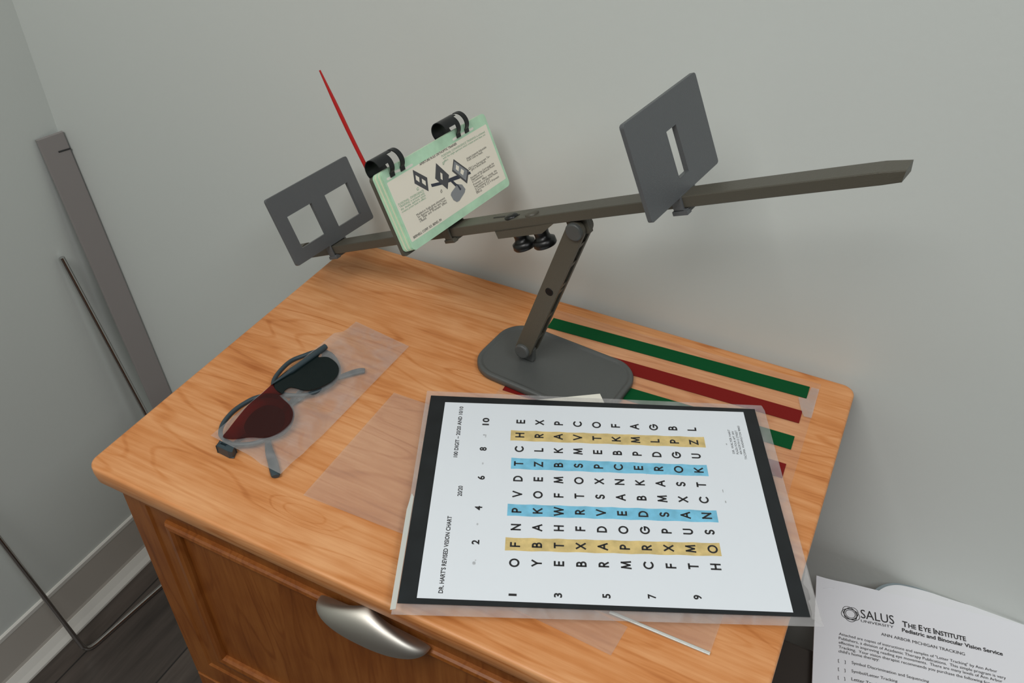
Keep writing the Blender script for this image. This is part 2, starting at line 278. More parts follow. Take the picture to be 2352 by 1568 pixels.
# ------------------------------------------------------------ lettering
_glyph = {}
def glyph_mesh(s, bold):
    key = (s, bold)
    if key in _glyph: return _glyph[key]
    cu = bpy.data.curves.new('t', 'FONT'); cu.body = s; cu.offset = bold; cu.resolution_u = 3
    o = bpy.data.objects.new('t', cu); COL.objects.link(o)
    dg = bpy.context.evaluated_depsgraph_get()
    me = bpy.data.meshes.new_from_object(o.evaluated_get(dg))
    V = [(v.co.x, v.co.y) for v in me.vertices]; F = [tuple(p.vertices) for p in me.polygons]
    bpy.data.objects.remove(o); bpy.data.curves.remove(cu); bpy.data.meshes.remove(me)
    _glyph[key] = (V, F); return V, F
CAP = None
def put_text(mb, s, p0, ux, uy, width, T, cap=None, bold=0.):
    """line of text from p0 along ux; T(x, y) maps the sheet's own plane to the room"""
    global CAP
    if CAP is None: CAP = max(v[1] for v in glyph_mesh('H', 0.)[0])
    V, F = glyph_mesh(s, bold); x0 = min(v[0] for v in V); x1 = max(v[0] for v in V)
    sx = width/(x1-x0); sy = (cap/CAP) if cap else sx
    mb.add([T(p0[0]+ux[0]*(x-x0)*sx+uy[0]*y*sy, p0[1]+ux[1]*(x-x0)*sx+uy[1]*y*sy) for x, y in V], F)
def arc(cx, cy, rx, ry, a0, a1, n=14):
    return [(cx+rx*math.cos(math.radians(a0+(a1-a0)*k/n)), cy+ry*math.sin(math.radians(a0+(a1-a0)*k/n))) for k in range(n+1)]
# geometric capitals: width, strokes (height 1)
CAPS = {
 'A': (.86, [[(0, 0), (.43, 1)], [(.43, 1), (.86, 0)], [(.16, .33), (.70, .33)]]),
 'B': (.56, [[(0, 0), (0, 1)], [(0, 1), (.25, 1)]+arc(.25, .76, .24, .24, 90, -90)+[(0, .52)], [(0, .52), (.28, .52)]+arc(.28, .26, .28, .26, 90, -90)+[(0, 0)]]),
 'C': (.86, [arc(.5, .5, .5, .5, 48, 312, 22)]),
 'D': (.74, [[(0, 0), (0, 1), (.24, 1)]+arc(.24, .5, .5, .5, 90, -90)+[(0, 0)]]),
 'E': (.50, [[(.5, 1), (0, 1), (0, 0), (.5, 0)], [(0, .5), (.46, .5)]]),
 'F': (.48, [[(.48, 1), (0, 1), (0, 0)], [(0, .5), (.44, .5)]]),
 'G': (.92, [arc(.5, .5, .5, .5, 45, 360, 24), [(1., .5), (.52, .5)]]),
 'H': (.68, [[(0, 0), (0, 1)], [(.68, 0), (.68, 1)], [(0, .52), (.68, .52)]]),
 'K': (.66, [[(0, 0), (0, 1)], [(.62, 1), (.03, .45)], [(.2, .6), (.66, 0)]]),
 'L': (.44, [[(0, 1), (0, 0), (.44, 0)]]),
 'M': (.92, [[(0, 0), (.12, 1)], [(.12, 1), (.46, .1)], [(.46, .1), (.80, 1)], [(.80, 1), (.92, 0)]]),
 'N': (.76, [[(0, 0), (0, 1)], [(0, 1), (.76, 0)], [(.76, 0), (.76, 1)]]),
 'O': (1., [arc(.5, .5, .5, .5, 0, 360, 30)]),
 'P': (.52, [[(0, 0), (0, 1)], [(0, 1), (.25, 1)]+arc(.25, .73, .27, .27, 90, -90)+[(0, .46)]]),
 'R': (.56, [[(0, 0), (0, 1)], [(0, 1), (.25, 1)]+arc(.25, .74, .26, .26, 90, -90)+[(0, .48)], [(.24, .46), (.56, 0)]]),
 'S': (.52, [arc(.27, .745, .25, .255, 35, 270, 14)+arc(.26, .245, .27, .245, 90, -150, 14)[1:]]),
 'T': (.60, [[(0, 1), (.6, 1)], [(.3, 1), (.3, 0)]]),
 'U': (.66, [[(0, 1), (0, .33)]+arc(.33, .33, .33, .33, 180, 360)+[(.66, 1)]]),
 'V': (.84, [[(0, 1), (.42, 0)], [(.42, 0), (.84, 1)]]),
 'W': (1.2, [[(0, 1), (.3, 0)], [(.3, 0), (.6, 1)], [(.6, 1), (.9, 0)], [(.9, 0), (1.2, 1)]]),
 'X': (.74, [[(0, 0), (.72, 1)], [(.02, 1), (.74, 0)]]),
 'Y': (.74, [[(0, 1), (.37, .45)], [(.74, 1), (.37, .45)], [(.37, .45), (.37, 0)]]),
 'Z': (.66, [[(.02, 1), (.64, 1), (0, 0), (.66, 0)]]),
}
def put_cap(mb, ch, c, ux, uy, H, t, T):
    w, strokes = CAPS[ch]; hh = H-t; wd = w*hh
    for st in strokes:
        P = [((x-w/2)*hh, (y-.5)*hh) for i, (x, y) in enumerate(st) if not i or math.hypot(x-st[i-1][0], y-st[i-1][1]) > 1e-6]; n = len(P)
        closed = math.hypot(P[0][0]-P[-1][0], P[0][1]-P[-1][1]) < 1e-6
        L = []; R = []
        for i in range(n):
            a = P[i-1] if i else (P[-2] if closed else None); b = P[i+1] if i < n-1 else (P[1] if closed else None)
            def un(p, q):
                d = math.hypot(q[0]-p[0], q[1]-p[1]); return ((q[0]-p[0])/d, (q[1]-p[1])/d)
            d0 = un(a, P[i]) if a else un(P[i], b); d1 = un(P[i], b) if b else d0
            nx, ny = -(d0[1]+d1[1]), d0[0]+d1[0]; ln = math.hypot(nx, ny) or 1; nx /= ln; ny /= ln
            k = min(1/max(.3, nx*-d0[1]+ny*d0[0]), 2.)*t/2
            x, y = P[i]
            if not a: x -= d0[0]*t/2; y -= d0[1]*t/2
            if not b: x += d0[0]*t/2; y += d0[1]*t/2
            L.append((x+nx*k, y+ny*k)); R.append((x-nx*k, y-ny*k))
        vs = [T(c[0]+ux[0]*x+uy[0]*y, c[1]+ux[1]*x+uy[1]*y) for x, y in L+R]
        mb.add(vs, [(i, i+n, i+1+n, i+1) for i in range(n-1)])

# ------------------------------------------------------------ materials
W2, D2 = TOP[0]/2, -TOP[1]/2
M = dict(
 wall=plain('wall_paint', (.645, .68, .645), .75, bump=.12, bscale=220),
 base_board=plain('baseboard_vinyl', (.50, .47, .42), .45),
 cove=plain('baseboard_cap', (.66, .65, .60), .35),
 floor=planks('dark_plank_floor'),
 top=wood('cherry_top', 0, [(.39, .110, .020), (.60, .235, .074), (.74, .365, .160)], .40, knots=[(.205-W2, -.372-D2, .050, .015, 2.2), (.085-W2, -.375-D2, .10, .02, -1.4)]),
 front=wood('cherry_front_shaded', 2, [(.15, .038, .004), (.225, .064, .009), (.31, .105, .020)], .42),  # same cherry as the top, darkened to carry the shade on the front
 dark=plain('rule_plastic', (.088, .080, .060), .42, bump=.25, bscale=900),
 slide=plain('slide_plastic', (.100, .106, .110), .42, bump=.25, bscale=900),
 basep=plain('base_plastic', (.080, .084, .080), .42, bump=.2, bscale=700),
 black=plain('black_plastic', (.006, .006, .006), .35),
 ring=plain('comb_plastic', (.004, .005, .006), .3),
 screw=plain('black_screw', (.012, .011, .011), .4, metal=.6),
 red=plain('red_plastic', (.45, .012, .010), .35),
 cream=plain('cream_card', (.86, .80, .67), .55),
 green=plain('green_border', (.47, .71, .50), .5, vary=(.12, 60.)),
 pageedge=plain('card_edge', (.74, .76, .56), .6),
 ink=plain('black_ink', (.018, .017, .018), .6),
 gink=plain('green_ink', (.20, .40, .25), .6),
 ill_d=plain('print_dark_grey', (.075, .075, .08), .6), ill_r=plain('print_charcoal', (.035, .04, .06), .6), ill_l=plain('print_light_grey', (.25, .26, .27), .6),
 paper=plain('chart_paper', (.76, .80, .84), .3, spec=.3),
 board=plain('black_board', (.008, .010, .012), .35, spec=.5, vary=(.3, 40.)),
 yellow=plain('yellow_marker', (.66, .50, .21), .45, vary=(.16, 120.)),
 blue=plain('blue_marker', (.20, .54, .74), .45, vary=(.14, 120.)),
 smudge=plain('erased_print', (.50, .52, .54), .6, vary=(.3, 300.)),
 laminate=film('laminate_film', .17, (.72, .70, .70), gloss=.05, rough=.2, mottle=.25),
 fold=film('laminate_fold', .62, (.74, .78, .74), gloss=.08),
 clear=film('clear_sheet', .11, (.66, .60, .54), gloss=.025, rough=.3),
 clear2=film('clear_reader', .035, (.7, .68, .66), gloss=.02, rough=.25),
 sleeve=film('sleeve_film', .25, (.62, .60, .59), gloss=.06, rough=.22, mottle=.30),
 sgreen=plain('green_strip', (.001, .070, .018), .6, spec=.12), sred=plain('red_strip', (.185, .010, .008), .6, spec=.12),
 frame=plain('goggle_frame', (.035, .055, .065), .4),
 lensg=film('green_filter', .30, (.018, .035, .035), tint=(.03, .07, .06), gloss=.03),
 lensr=film('red_filter', .22, (.10, .025, .022), tint=(.55, .13, .12), gloss=.03),
 lensi=plain('dark_filter', (.045, .040, .040), .4),
 note=plain('cream_paper', (.80, .78, .68), .6),
 sheet=plain('white_paper', (.80, .805, .84), .6),
 sheet2=plain('folder_paper', (.79, .80, .82), .6),
 tray=plain('grey_tray', (.24, .29, .31), .35),
 nickel=plain('brushed_nickel', (.62, .59, .53), .46, metal=1.),
 chrome=plain('chrome_rod', (.55, .54, .53), .22, metal=1.),
 slat=plain('taupe_slat', (.27, .25, .24), .4),
 mark=plain('slat_mark', (.03, .03, .03), .6),
 table=plain('dark_table', (.030, .022, .017), .5),
 steel=plain('staple_steel', (.5, .5, .52), .3, metal=1.),
)
def ROOM(x, y, z): return Vector((x, y, z))
# ================================================================ the room
W, D = TOP
struct(MB().box((XW-.12, -2.9, -ZO-.1), (2.6, .14, -ZO)).build('floor', M['floor'], origin=(0, 0, -ZO)))
struct(MB().box((XW-.12, .012, -ZO), (2.6, .132, 1.9)).build('wall_back', M['wall'], origin=(0, 0, -ZO)))
struct(MB().box((XW-.12, -2.9, -ZO), (XW, .012, 1.9)).build('wall_left', M['wall'], origin=(0, 0, -ZO)))
def baseboard(name, T, l0, l1):
    b = struct(MB().loft([[T(l, a, z) for a, z in ((0, -ZO), (.013, -ZO), (.012, -ZO+.012), (.006, -ZO+.022), (.004, -ZO+.03), (.004, -ZO+.102), (0, -ZO+.102))] for l in (l0, l1)], smooth=False).build(name, M['base_board'], origin=(0, 0, -ZO)))
    MB().loft([[T(l, a, z) for a, z in ((0, -ZO+.102), (.0045, -ZO+.102), (.0042, -ZO+.109), (.002, -ZO+.111), (0, -ZO+.111))] for l in (l0, l1)], smooth=False).build('baseboard_cap', M['cove'], b)
    MB().loft([[T(l, a, z) for a, z in ((.004, -ZO), (.0205, -ZO), (.020, -ZO+.004), (.0135, -ZO+.012), (.0062, -ZO+.024), (.004, -ZO+.024))] for l in (l0, l1)], smooth=False).build('baseboard_toe', M['cove'], b)
baseboard('baseboard_left', lambda l, a, z: (XW+a, l, z), -2.8, .012)
baseboard('baseboard_back', lambda l, a, z: (l, .012-a, z), XW, 2.5)

# ================================================================ cabinet
cab = thing('drawer_cabinet', (W/2, -D/2, -ZO), 'cherry wood drawer cabinet against the back wall, its top carrying the sheets and the trainer', 'cabinet')
def slab(prof, x0, x1, y0, y1, r):
    return [[(x, y, z) for x, y in rrect((x0+x1)/2, (y0+y1)/2, (x1-x0)/2-i, (y1-y0)/2-i, max(r-i, .002))] for i, z in prof]
mb = MB().loft(slab([(.0075, -.0238), (.0035, -.0228), (.0012, -.0185), (0, -.0085), (.0001, -.0028), (.0006, -.0012), (.0016, -.0003), (.0030, 0)], -.0035, W+.0035, -D-.0035, .0015, .013), smooth=True)
mb.build('cabinet_top', M['top'], cab)
cx0, cx1, yf = .0115, W-.0115, -.3850
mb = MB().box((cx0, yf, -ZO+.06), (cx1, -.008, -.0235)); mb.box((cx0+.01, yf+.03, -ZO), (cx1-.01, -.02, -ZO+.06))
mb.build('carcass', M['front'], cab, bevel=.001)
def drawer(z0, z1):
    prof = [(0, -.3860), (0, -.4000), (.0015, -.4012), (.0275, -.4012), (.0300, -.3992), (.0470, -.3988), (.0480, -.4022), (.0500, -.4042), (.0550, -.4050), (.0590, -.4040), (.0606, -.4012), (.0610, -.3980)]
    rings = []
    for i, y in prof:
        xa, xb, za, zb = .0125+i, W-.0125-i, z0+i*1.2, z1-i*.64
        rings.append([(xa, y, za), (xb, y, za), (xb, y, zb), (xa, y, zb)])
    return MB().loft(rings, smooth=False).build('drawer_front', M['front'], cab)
d1 = drawer(-.3455, -.0265)
d2 = drawer(-.715, -.3495)
def pull_bm(zc):
    mb = MB(); xc, a, b, c, y0 = .2905, .0535, .0235, .027, -.4035
    def sh(k):
        def fn(u, v):
            th = math.pi*u; ph = (math.pi/2)*v
            A, B, Cc = a-k, b-k, c-k
            e = .72
            ce = math.copysign(abs(math.cos(th))**.85, math.cos(th)); se = abs(math.sin(th))**.8
            rr = math.cos(ph)**e
            return (xc-A*ce*(.35*rr+.65*(1-v**2.2)), y0-B*se*rr, zc+Cc*math.sin(ph)*(.25+.75*se))
        return fn
    mb.grid(sh(0), 36, 14); mb.grid(sh(.0018), 36, 14)
    f0, f1 = sh(0), sh(.0018)
    mb.grid(lambda u, v: tuple(f0(u, 0)[i]*(1-v)+f1(u, 0)[i]*v for i in range(3)), 36, 1)
    return mb
pull_bm(-.053).build('cup_pull', M['nickel'], d1)
pull_bm(-.375).build('cup_pull', M['nickel'], d2)

# ================================================================ the trainer
B_O = Vector(BAR['O']); BU, BV, BN = [Vector(v) for v in BAR['B']]; bw, bh, bow = BAR['w'], BAR['h'], BAR['bow']
def BX(u, v, n): return B_O+BU*u+BV*v+BN*(n-bow*u*u)
def slide_frame(P):
    a, b, c = P['d']; E = (Euler((a, b, c), 'XYZ')).to_matrix()
    def T(du, v, n):
        q = E @ Vector((du, v, n)); return B_O+BU*(q.x+P['s'])+BV*q.y+BN*q.z
    return T
tr = thing('aperture_rule_trainer', (.317, -.112, 0), 'dark grey plastic vision trainer with a long tilted rail on a rounded base', 'vision trainer')
# base
by = math.radians(-5.6); bc = Vector((.317, -.1125, 0))
def base_ring(i, z): return [bc+Vector((x*math.cos(by)-y*math.sin(by), x*math.sin(by)+y*math.cos(by), z)) for x, y in rrect(0, 0, .0762-i, .0452-i, .0295-i, 10)]
base_ = MB().loft([base_ring(i, z) for i, z in ((.001, .0011), (0, .0020), (0, .0062), (.0008, .0076), (.0020, .0083), (.0042, .0083), (.0052, .0068), (.0070, .0065))]).build('base', M['basep'], tr)
# arm: two side cheeks, recessed web with ribs
pL, pT = (-.2909, -.1405), (-.1800, -.0209+.0010)
def AX(u, n, v): return B_O+BU*u+BV*v+BN*n
av, ar = .0088, .0087
e_ = Vector((pT[0]-pL[0], pT[1]-pL[1], 0)); al = e_.length; e_.normalize(); f_ = Vector((e_.y, -e_.x, 0))
def apt(t, s): return (pL[0]+e_.x*t+f_.x*s, pL[1]+e_.y*t+f_.y*s)
mb = MB()
mb.plate(stadium(pL, pT, ar), [], -av, -av+.0044, AX)
mb.plate(stadium(pL, pT, ar), [], av-.0042, av, AX)
mb.plate([apt(.012, -ar+.0004), apt(al-.012, -ar+.0004), apt(al-.012, .001), apt(.012, .001)], [], -av+.0040, av-.0040, AX)
for t in (.020, .052, .086, .094, .122, .146):
    mb.plate([apt(t-.004, 0), apt(t+.001, 0), apt(t+.0045, ar-.0006), apt(t-.0005, ar-.0006)], [], -av+.0040, av-.0040, AX)
arm = mb.build('arm', M['dark'], tr, bevel=.0006)
for p, r in ((pL, .0078), (pT, .0082)):
    o = BX(0, 0, 0); c = AX(p[0], p[1], -av)
    MB().lathe(c, -BV, [(-.001, r), (.0022, r), (.0031, r-.0006), (.0034, r-.0016)]).build('hinge_cap', M['basep'], arm)
cs = AX(-.2310, -.0765, -av)
MB().lathe(cs, -BV, [(-.001, .0041), (.0003, .0041), (.0005, .0034), (.0002, .0030)], 20).build('screw', M['screw'], arm)
# knuckle on the base and lug under the rail
mb = MB(); q = AX(pL[0], pL[1], 0)
mb.box((-.0085, -.0032, .0068), (.0085, .0032, .0225), lambda x, y, z: Vector((q.x+x*math.cos(by)-y*math.sin(by), q.y+x*math.sin(by)+y*math.cos(by), z)))
mb.build('hinge_knuckle', M['basep'], base_, bevel=.001)
# rail
N = 40; u0, u1 = -.5765, .0905
rings = []
for i in range(N+1):
    u = u0+(u1-u0)*i/N
    s = .0012 if i in (0, N) else 0
    rings.append([BX(u, -bw/2+s, 0-s), BX(u, bw/2-s, 0-s), BX(u-(.003 if i == N else 0), bw/2-s, -bh), BX(u-(.0045 if i == N else 0), -bw/2+s, -bh)])
rail = MB().loft(rings, smooth=False).build('rail', M['dark'], tr, bevel=.0008)
MB().box((-.0105, -.0030, -.006), (.0105, .0030, .0115), lambda x, y, z: AX(pT[0]+x, pT[1]+z, y)).build('pivot_lug', M['dark'], rail, bevel=.0008)
MB().plate([(.0095*math.cos(math.radians(a)), -.003+.0082*math.sin(math.radians(a))) for a in range(0, 181, 12)], [], -.5755, -.5600, lambda a, b, d: BX(d, a, b)).build('end_stop', M['dark'], rail, bevel=.0006)
# clamp wedge, knobs, bolt heads, slot
mb = MB().plate([(-.2650, -bh+.0005), (-.1990, -bh+.0005), (-.2140, -.0160), (-.2645, -.0160)], [], -bw/2-.0004, bw/2-.002, lambda a, b, d: BX(a, d, b))
mb.build('clamp_block', M['dark'], tr, bevel=.0006)
for uk in (-.2475, -.2235):
    MB().lathe(BX(uk, .0005, -.0155), -BN, [(0, .0084), (.003, .0071), (.0062, .0066), (.0088, .0072), (.0102, .0090), (.0112, .0106), (.0160, .0109), (.0175, .0098), (.0180, .0078)]).build('knob', M['black'], tr)
    MB().lathe(BX(uk+.0012, -.0040, -.0004), BN, [(0, .0064), (.0016, .0064), (.0026, .0052), (.0031, .0030)]).build('bolt_head', M['black'] if uk < -.24 else M['dark'], tr)
MB().plate(stadium((-.2705, .0008), (-.2400, -.0012), .0013), [], -.0002, .0003, lambda a, b, d: BX(a, b, d)).build('slot', M['screw'], rail)
# slides
def slide(name, P, mat, side):
    T = slide_frame(P); w, (z0, z1), t = P['w'], P['z'], P['t']
    holes = [[(a, lo), (b, lo), (b, hi), (a, hi)] for a, b, lo, hi in P['ap']]
    mb = MB().plate(rrect(0, (z0+z1)/2, w/2, (z1-z0)/2, .0028, 4), holes, -t, 0, lambda a, b, d: T(d, a, b))
    o = mb.build(name, mat, tr, bevel=.0004, seg=1)
    g = -bow*P['s']**2                      # the saddle that grips the rail
    mb = MB(); c0, c1 = -bw/2-.0022, bw/2+.0022
    mb.box((-.0085, c0, g-bh-.003), (.0003, -bw/2-.0002, z0+.001), lambda a, b, c: T(a, b, c))
    mb.box((-.0085, bw/2+.0002, g-bh-.003), (.0003, c1, z0+.001), lambda a, b, c: T(a, b, c))
    mb.box((-.0085, c0, g-bh-.0042), (.0025, c1, g-bh-.0004), lambda a, b, c: T(a, b, c))
    mb.box((-.0100, c0-.0006, g-bh-.0048), (.0030, c0+.006, g-bh-.0014), lambda a, b, c: T(a, b, c))
    mb.box((-.0085, c0, g+.0006), (.0001, c1, z0+.001), lambda a, b, c: T(a, b, c))
    mb.build('saddle', mat, o, bevel=.0005, seg=1)
    return o, T
slide('single_aperture_slide', P1, M['slide'], 1)
slide('double_aperture_slide', P2, M['slide'], 1)
P3['ap'] = [(-.0718, -.0450, .0660, .0735), (.0198, .0468, .0660, .0735)]      # slots the combs pass through
hold, CT = slide('card_holder', P3, M['dark'], 1)

# card booklet hung on the holder by two comb bindings
bk = thing('card_booklet', tuple(CT(.004, .005, .002)), 'stack of mint green bordered picture cards bound by two black combs on the card holder', 'card booklet')
nP = 6
for i in range(nP):
    k = i/(nP-1); off = -.0055*(1-k)**1.3; d0 = .0008+k*.0058
    v0, v1, n0, n1 = -.0672+off, .0835+off*.6, .0004+.0012*(1-k), .0762-.0006*(1-k)
    pl = rrect((v0+v1)/2, (n0+n1)/2, (v1-v0)/2, (n1-n0)/2, .0042, 5)
    mt = M['green'] if i == nP-1 else (M['pageedge'] if i % 2 else M['green'])
    card = MB().plate(pl, [], d0, d0+.0010, lambda a, b, d: CT(d, a, b)).build('card', mt, bk)
fd = .0008+.0058+.0010
MB().plate(rrect((-.0650+.0805)/2, .0370, (.0805+.0650)/2, .0286, .0008, 2), [], fd, fd+.00006, lambda a, b, d: CT(d, a, b)).build('printed_panel', M['cream'], card)
mats = dict(d=M['ill_d'], c=M['cream'], r=M['ill_r'], l=M['ill_l'], g=M['gink'], k=M['ink'])
names = ['printed_double_slide']+['printed_aperture']*2+['printed_rail', 'printed_single_slide', 'printed_aperture', 'printed_card_holder', 'printed_card', 'printed_target', 'printed_target', 'printed_arm', 'printed_base', 'printed_arm']+['printed_arrow']*4+['printed_arrow_centre']*4
for z, (c, poly) in enumerate(CARDILL):
    lay = fd+.00010+.00002*z
    MB().plate([tuple(q) for q in poly], [], lay-.00002, lay, lambda a, b, d: CT(d, a, b)).build(names[z], mats[c], card)
for nme, lo, hi in (('title_text', 0, 1), ('green_note', 1, 4), ('black_note', 4, 6), ('black_note', 6, 8), ('black_note', 8, 11), ('black_note', 11, 16), ('green_note', 16, 20), ('black_note', 20, 24), ('maker_text', 24, 25)):
    mb = MB()
    for s, a, b, c, hh in CARDTEXT[lo:hi]:
        dx, dy = b[0]-a[0], b[1]-a[1]; w_ = math.hypot(dx, dy); ux = (dx/w_, dy/w_); uy = (-ux[1], ux[0])
        put_text(mb, s, a, ux, uy, w_, lambda x, y: CT(fd+.00016, x, y), cap=hh*.80, bold=.012 if s[:4] in ('APER', 'BERN') else 0.)
    mb.build(nme, M['gink'] if nme[0] == 'g' else M['ink'], card)
for a, b in CARDSLOT:
    MB().plate(stadium(a, b, .0011, 6), [], fd, fd+.0001, lambda x, y, d: CT(d, x, y)).build('punched_slot', M['note'], card)
def comb(v0, feet):
    cd, cn, r = .0030, .0792, .0100
    ln = .0215
    rings_ = MB()
    # spine: half-open tube behind and over the top edge
    def cyl(va, vb, a0, a1, n=32, rr=r, th=.0007):
        f = lambda k: (lambda u, v: CT(cd+(rr-k)*math.cos(math.radians(a0+(a1-a0)*u)), va+(vb-va)*v, cn+(rr-k)*math.sin(math.radians(a0+(a1-a0)*u))))
        f0, f1 = f(0), f(th)
        rings_.grid(f0, n, 1); rings_.grid(f1, n, 1)
        for v in (0, 1): rings_.grid(lambda u, w, v=v: f0(u, v).lerp(f1(u, v), w), n, 1)
        for u in (0, 1): rings_.grid(lambda v, w, u=u: f0(u, v).lerp(f1(u, v), w), 1, 1)
    cyl(v0, v0+.0150, 12, 250); cyl(v0+.0150, v0+.0235, 60, 292)
    c = rings_.build('comb_binding', M['ring'], bk)
    for fv in feet:
        rings_ = MB()
        cyl(fv-.0027, fv+.0027, 100, -52, 16, r, .0008)
        a = math.radians(-52)
        p0 = (cd+r*math.cos(a), cn+r*math.sin(a))
        rings_.box((-.0004, fv-.0027, .0680), (.0006, fv+.0027, p0[1]+.0008), lambda x, y, z: CT(fd+.0006+x+(p0[0]-fd-.0008)*max(0, (z-.0680)/(p0[1]-.0680)), y, z))
        rings_.build('comb_finger', M['ring'], c)
comb(-.0700, (-.0560, -.0424))
comb(.0215, (.0384, .0512))

# red pointer tucked behind the left edge of the card holder
pt = []
for k in range(13):
    t = k/12; pt.append(CT(-.0062-.0036*min(1, 1.6*t), -.0630+(-.0692+.0630)*t, .012+(.1712-.012)*t))
rad = [.0018]*10+[.0016, .0012, .0008]
tag(MB().tube(pt, rad, 12).build('pointer_stick', M['red'], origin=tuple(pt[0])), 'thin red plastic pointer stick standing up behind the card holder', 'pointer')

# ================================================================ things lying on the cabinet
def FLAT(z): return lambda x, y, d: Vector((x, y, z+d))
# strip reader sheet
rd = thing('bar_reader_sheet', (.418, -.11, 0), 'clear plastic sheet with red and green strips, partly under the chart and trainer', 'reading sheet')
MB().plate([(.2760, -.0165), (.5590, -.0105), (.5625, -.1780), (.2800, -.1840)], [], .0002, .0006, FLAT(0)).build('clear_backing', M['clear2'], rd)
for i in range(5):
    y = -.0235-.0375*i/2*1.0
    x0 = .2795+.0009*i; x1 = .5500+.0009*i
    ya, yb = (-.0325-.0310*i, -.0510-.0310*i)
    MB().plate([(x0, STR[i][0]), (x1, STR[i][1]), (x1+.0006, STR[i][1]-.0182), (x0+.0008, STR[i][0]-.0182)], [], .0007, .0010, FLAT(0)).build('green_strip' if i % 2 == 0 else 'red_strip', M['sgreen'] if i % 2 == 0 else M['sred'], rd)
MB().plate([(.5515, -.0200), (.5590, -.0195), (.5605, -.0640), (.5535, -.0645), (.5490, -.0560), (.5430, -.0400), (.5505, -.0390)], [], .0011, .0013, FLAT(0)).build('clear_tape', M['laminate'], rd)
# large clear sheet
cs_ = thing('clear_plastic_sheet', (.37, -.28, 0), 'large blank clear plastic sheet half covered by the letter chart', 'plastic sheet')
MB().plate([(.1928, -.3560), (.5459, -.3449), (.5452, -.2040), (.1914, -.2117)], [], .0016, .0020, FLAT(0)).build('film', M['clear'], cs_)
mb = MB().tube([(.4690+.0769*k/6, -.3464+.0015*k/6, .0042-.0018*k/6) for k in range(7)], [.0015]*7, 8, flat=.5)
mb.build('lifted_edge', M['fold'], cs_)
o = MB().plate([(.3150, -.3700), (.4825, -.3772), (.4850, -.3500), (.3180, -.3400)], [], .0004, .0008, FLAT(0)).build('clear_strip_sheet', M['clear'], origin=(.40, -.36, 0))
tag(o, 'narrow clear plastic strip poking out below the chart near the front edge', 'plastic sheet')
# note card on the base
o = MB().plate([(.3727, -.1299), (.3836, -.1427), (.3930, -.1560), (.3253, -.1662), (.3190, -.1690), (.3240, -.1640)], [], .0, .0003, FLAT(.0083)).build('note_card', M['note'], origin=(.36, -.15, .0083))
tag(o, 'small cream paper corner lying on the trainer base under the chart', 'note')

# letter chart
ccx, ccy, cth, cch, ctx, cty = CHART; cch += .0010
def CH(lx, ly, d=0):
    a, b = lx*INCH, ly*INCH; co, si = math.cos(cth), math.sin(cth)
    return Vector((ccx+co*a-si*b, ccy+si*a+co*b, cch+ctx*a+cty*b+d))
ch = thing('letter_chart', tuple(CH(0, 0)), 'laminated letter chart with blue and yellow marked rows on a black board', 'letter chart')
MB().plate([(-6.24, 4.88), (6.25, 4.68), (6.32, 4.40), (6.28, -4.40), (6.30, -4.65), (-6.17, -4.80)], [], 0, .0003, CH).build('laminate', M['laminate'], ch)
MB().plate([(-6.16, -.20), (-6.075, -.35), (-6.06, -4.62), (-6.22, -4.66), (-6.235, -.9)], [], .0004, .0007, CH).build('laminate_fold', M['fold'], ch)
MB().plate([(6.02, -3.2), (6.12, -3.4), (6.12, -3.75), (6.04, -3.8), (6.06, -4.2), (6.0, -4.40), (6.27, -4.62), (6.255, -3.5), (6.24, -2.6)], [], .0004, .0006, CH).build('laminate_wrinkle', M['laminate'], ch)
MB().plate([(-6.06, 4.60), (5.95, 4.44), (5.97, -4.36), (-6.04, -4.43)], [], .0004, .0010, CH).build('black_board', M['board'], ch)
pg = MB().plate(rect(-5.49, 5.50, -4.24, 4.245), [], .0011, .0013, CH).build('page', M['paper'], ch)
def PG(x, y): return CH(x, y, .00142)
def marks(name, mat, boxes):
    for (a0, a1, b0, b1, sl) in boxes:
        P = []
        for k in range(25):
            x = a0+(a1-a0)*k/24; P.append((x, b0+sl*(x-a0)+.012*math.sin(k*1.7)))
        for k in range(24, -1, -1):
            x = a0+(a1-a0)*k/24; P.append((x, b1+sl*(x-a0)+.012*math.cos(k*2.1)))
        MB().plate(P, [], .00131, .00136, CH).build(name, mat, pg)
marks('yellow_highlight', M['yellow'], [(-2.98, 3.72, -2.41, -1.91, .013), (-3.0, 3.87, 2.37, 2.88, -.003)])
marks('blue_highlight', M['blue'], [(-2.97, 3.82, -1.03, -.54, .005), (-2.93, 3.78, 1.02, 1.53, -.004)])
rows = ['OFNPVDTCHE', 'YBAKOEZLRX', 'ETHWFMBKAP', 'BXFRTOSMVC', 'RADVSXPETO', 'MPOEANCBKF', 'CRGDBKEPMA', 'FXPSMARDLG', 'TMUAXSOGPB', 'HOSNCTKUZL']
for i, r in enumerate(rows):
    mb = MB()
    for j, c in enumerate(r):
        x = -2.672+.683*i+(.012 if j > 8 else 0); y = -2.862+.689*j+.0145*i-.0036*i*j*.9/1.2
        put_cap(mb, c, (x, y), (0, 1), (-1, 0), .320, .060, PG)
    mb.build('letter_row', M['ink'], pg)
def ct(s, x, y0, y1, cap, bold, nme='heading_text'):        # text reading towards +y, baseline at x
    mb = MB(); put_text(mb, s, (x, y0), (0, 1), (-1, 0), y1-y0, PG, cap=cap, bold=bold); mb.build(nme, M['ink'], pg)
ct("DR. HART'S REVISED VISION CHART", -4.745, -4.05, -1.13, .13, .022)
ct('20/20', -4.50, -.28, .17, .14, .02)
ct('100 DIGIT \u2013 20/20 AND 10/10', -4.80, 1.47, 4.03, .13, .022)
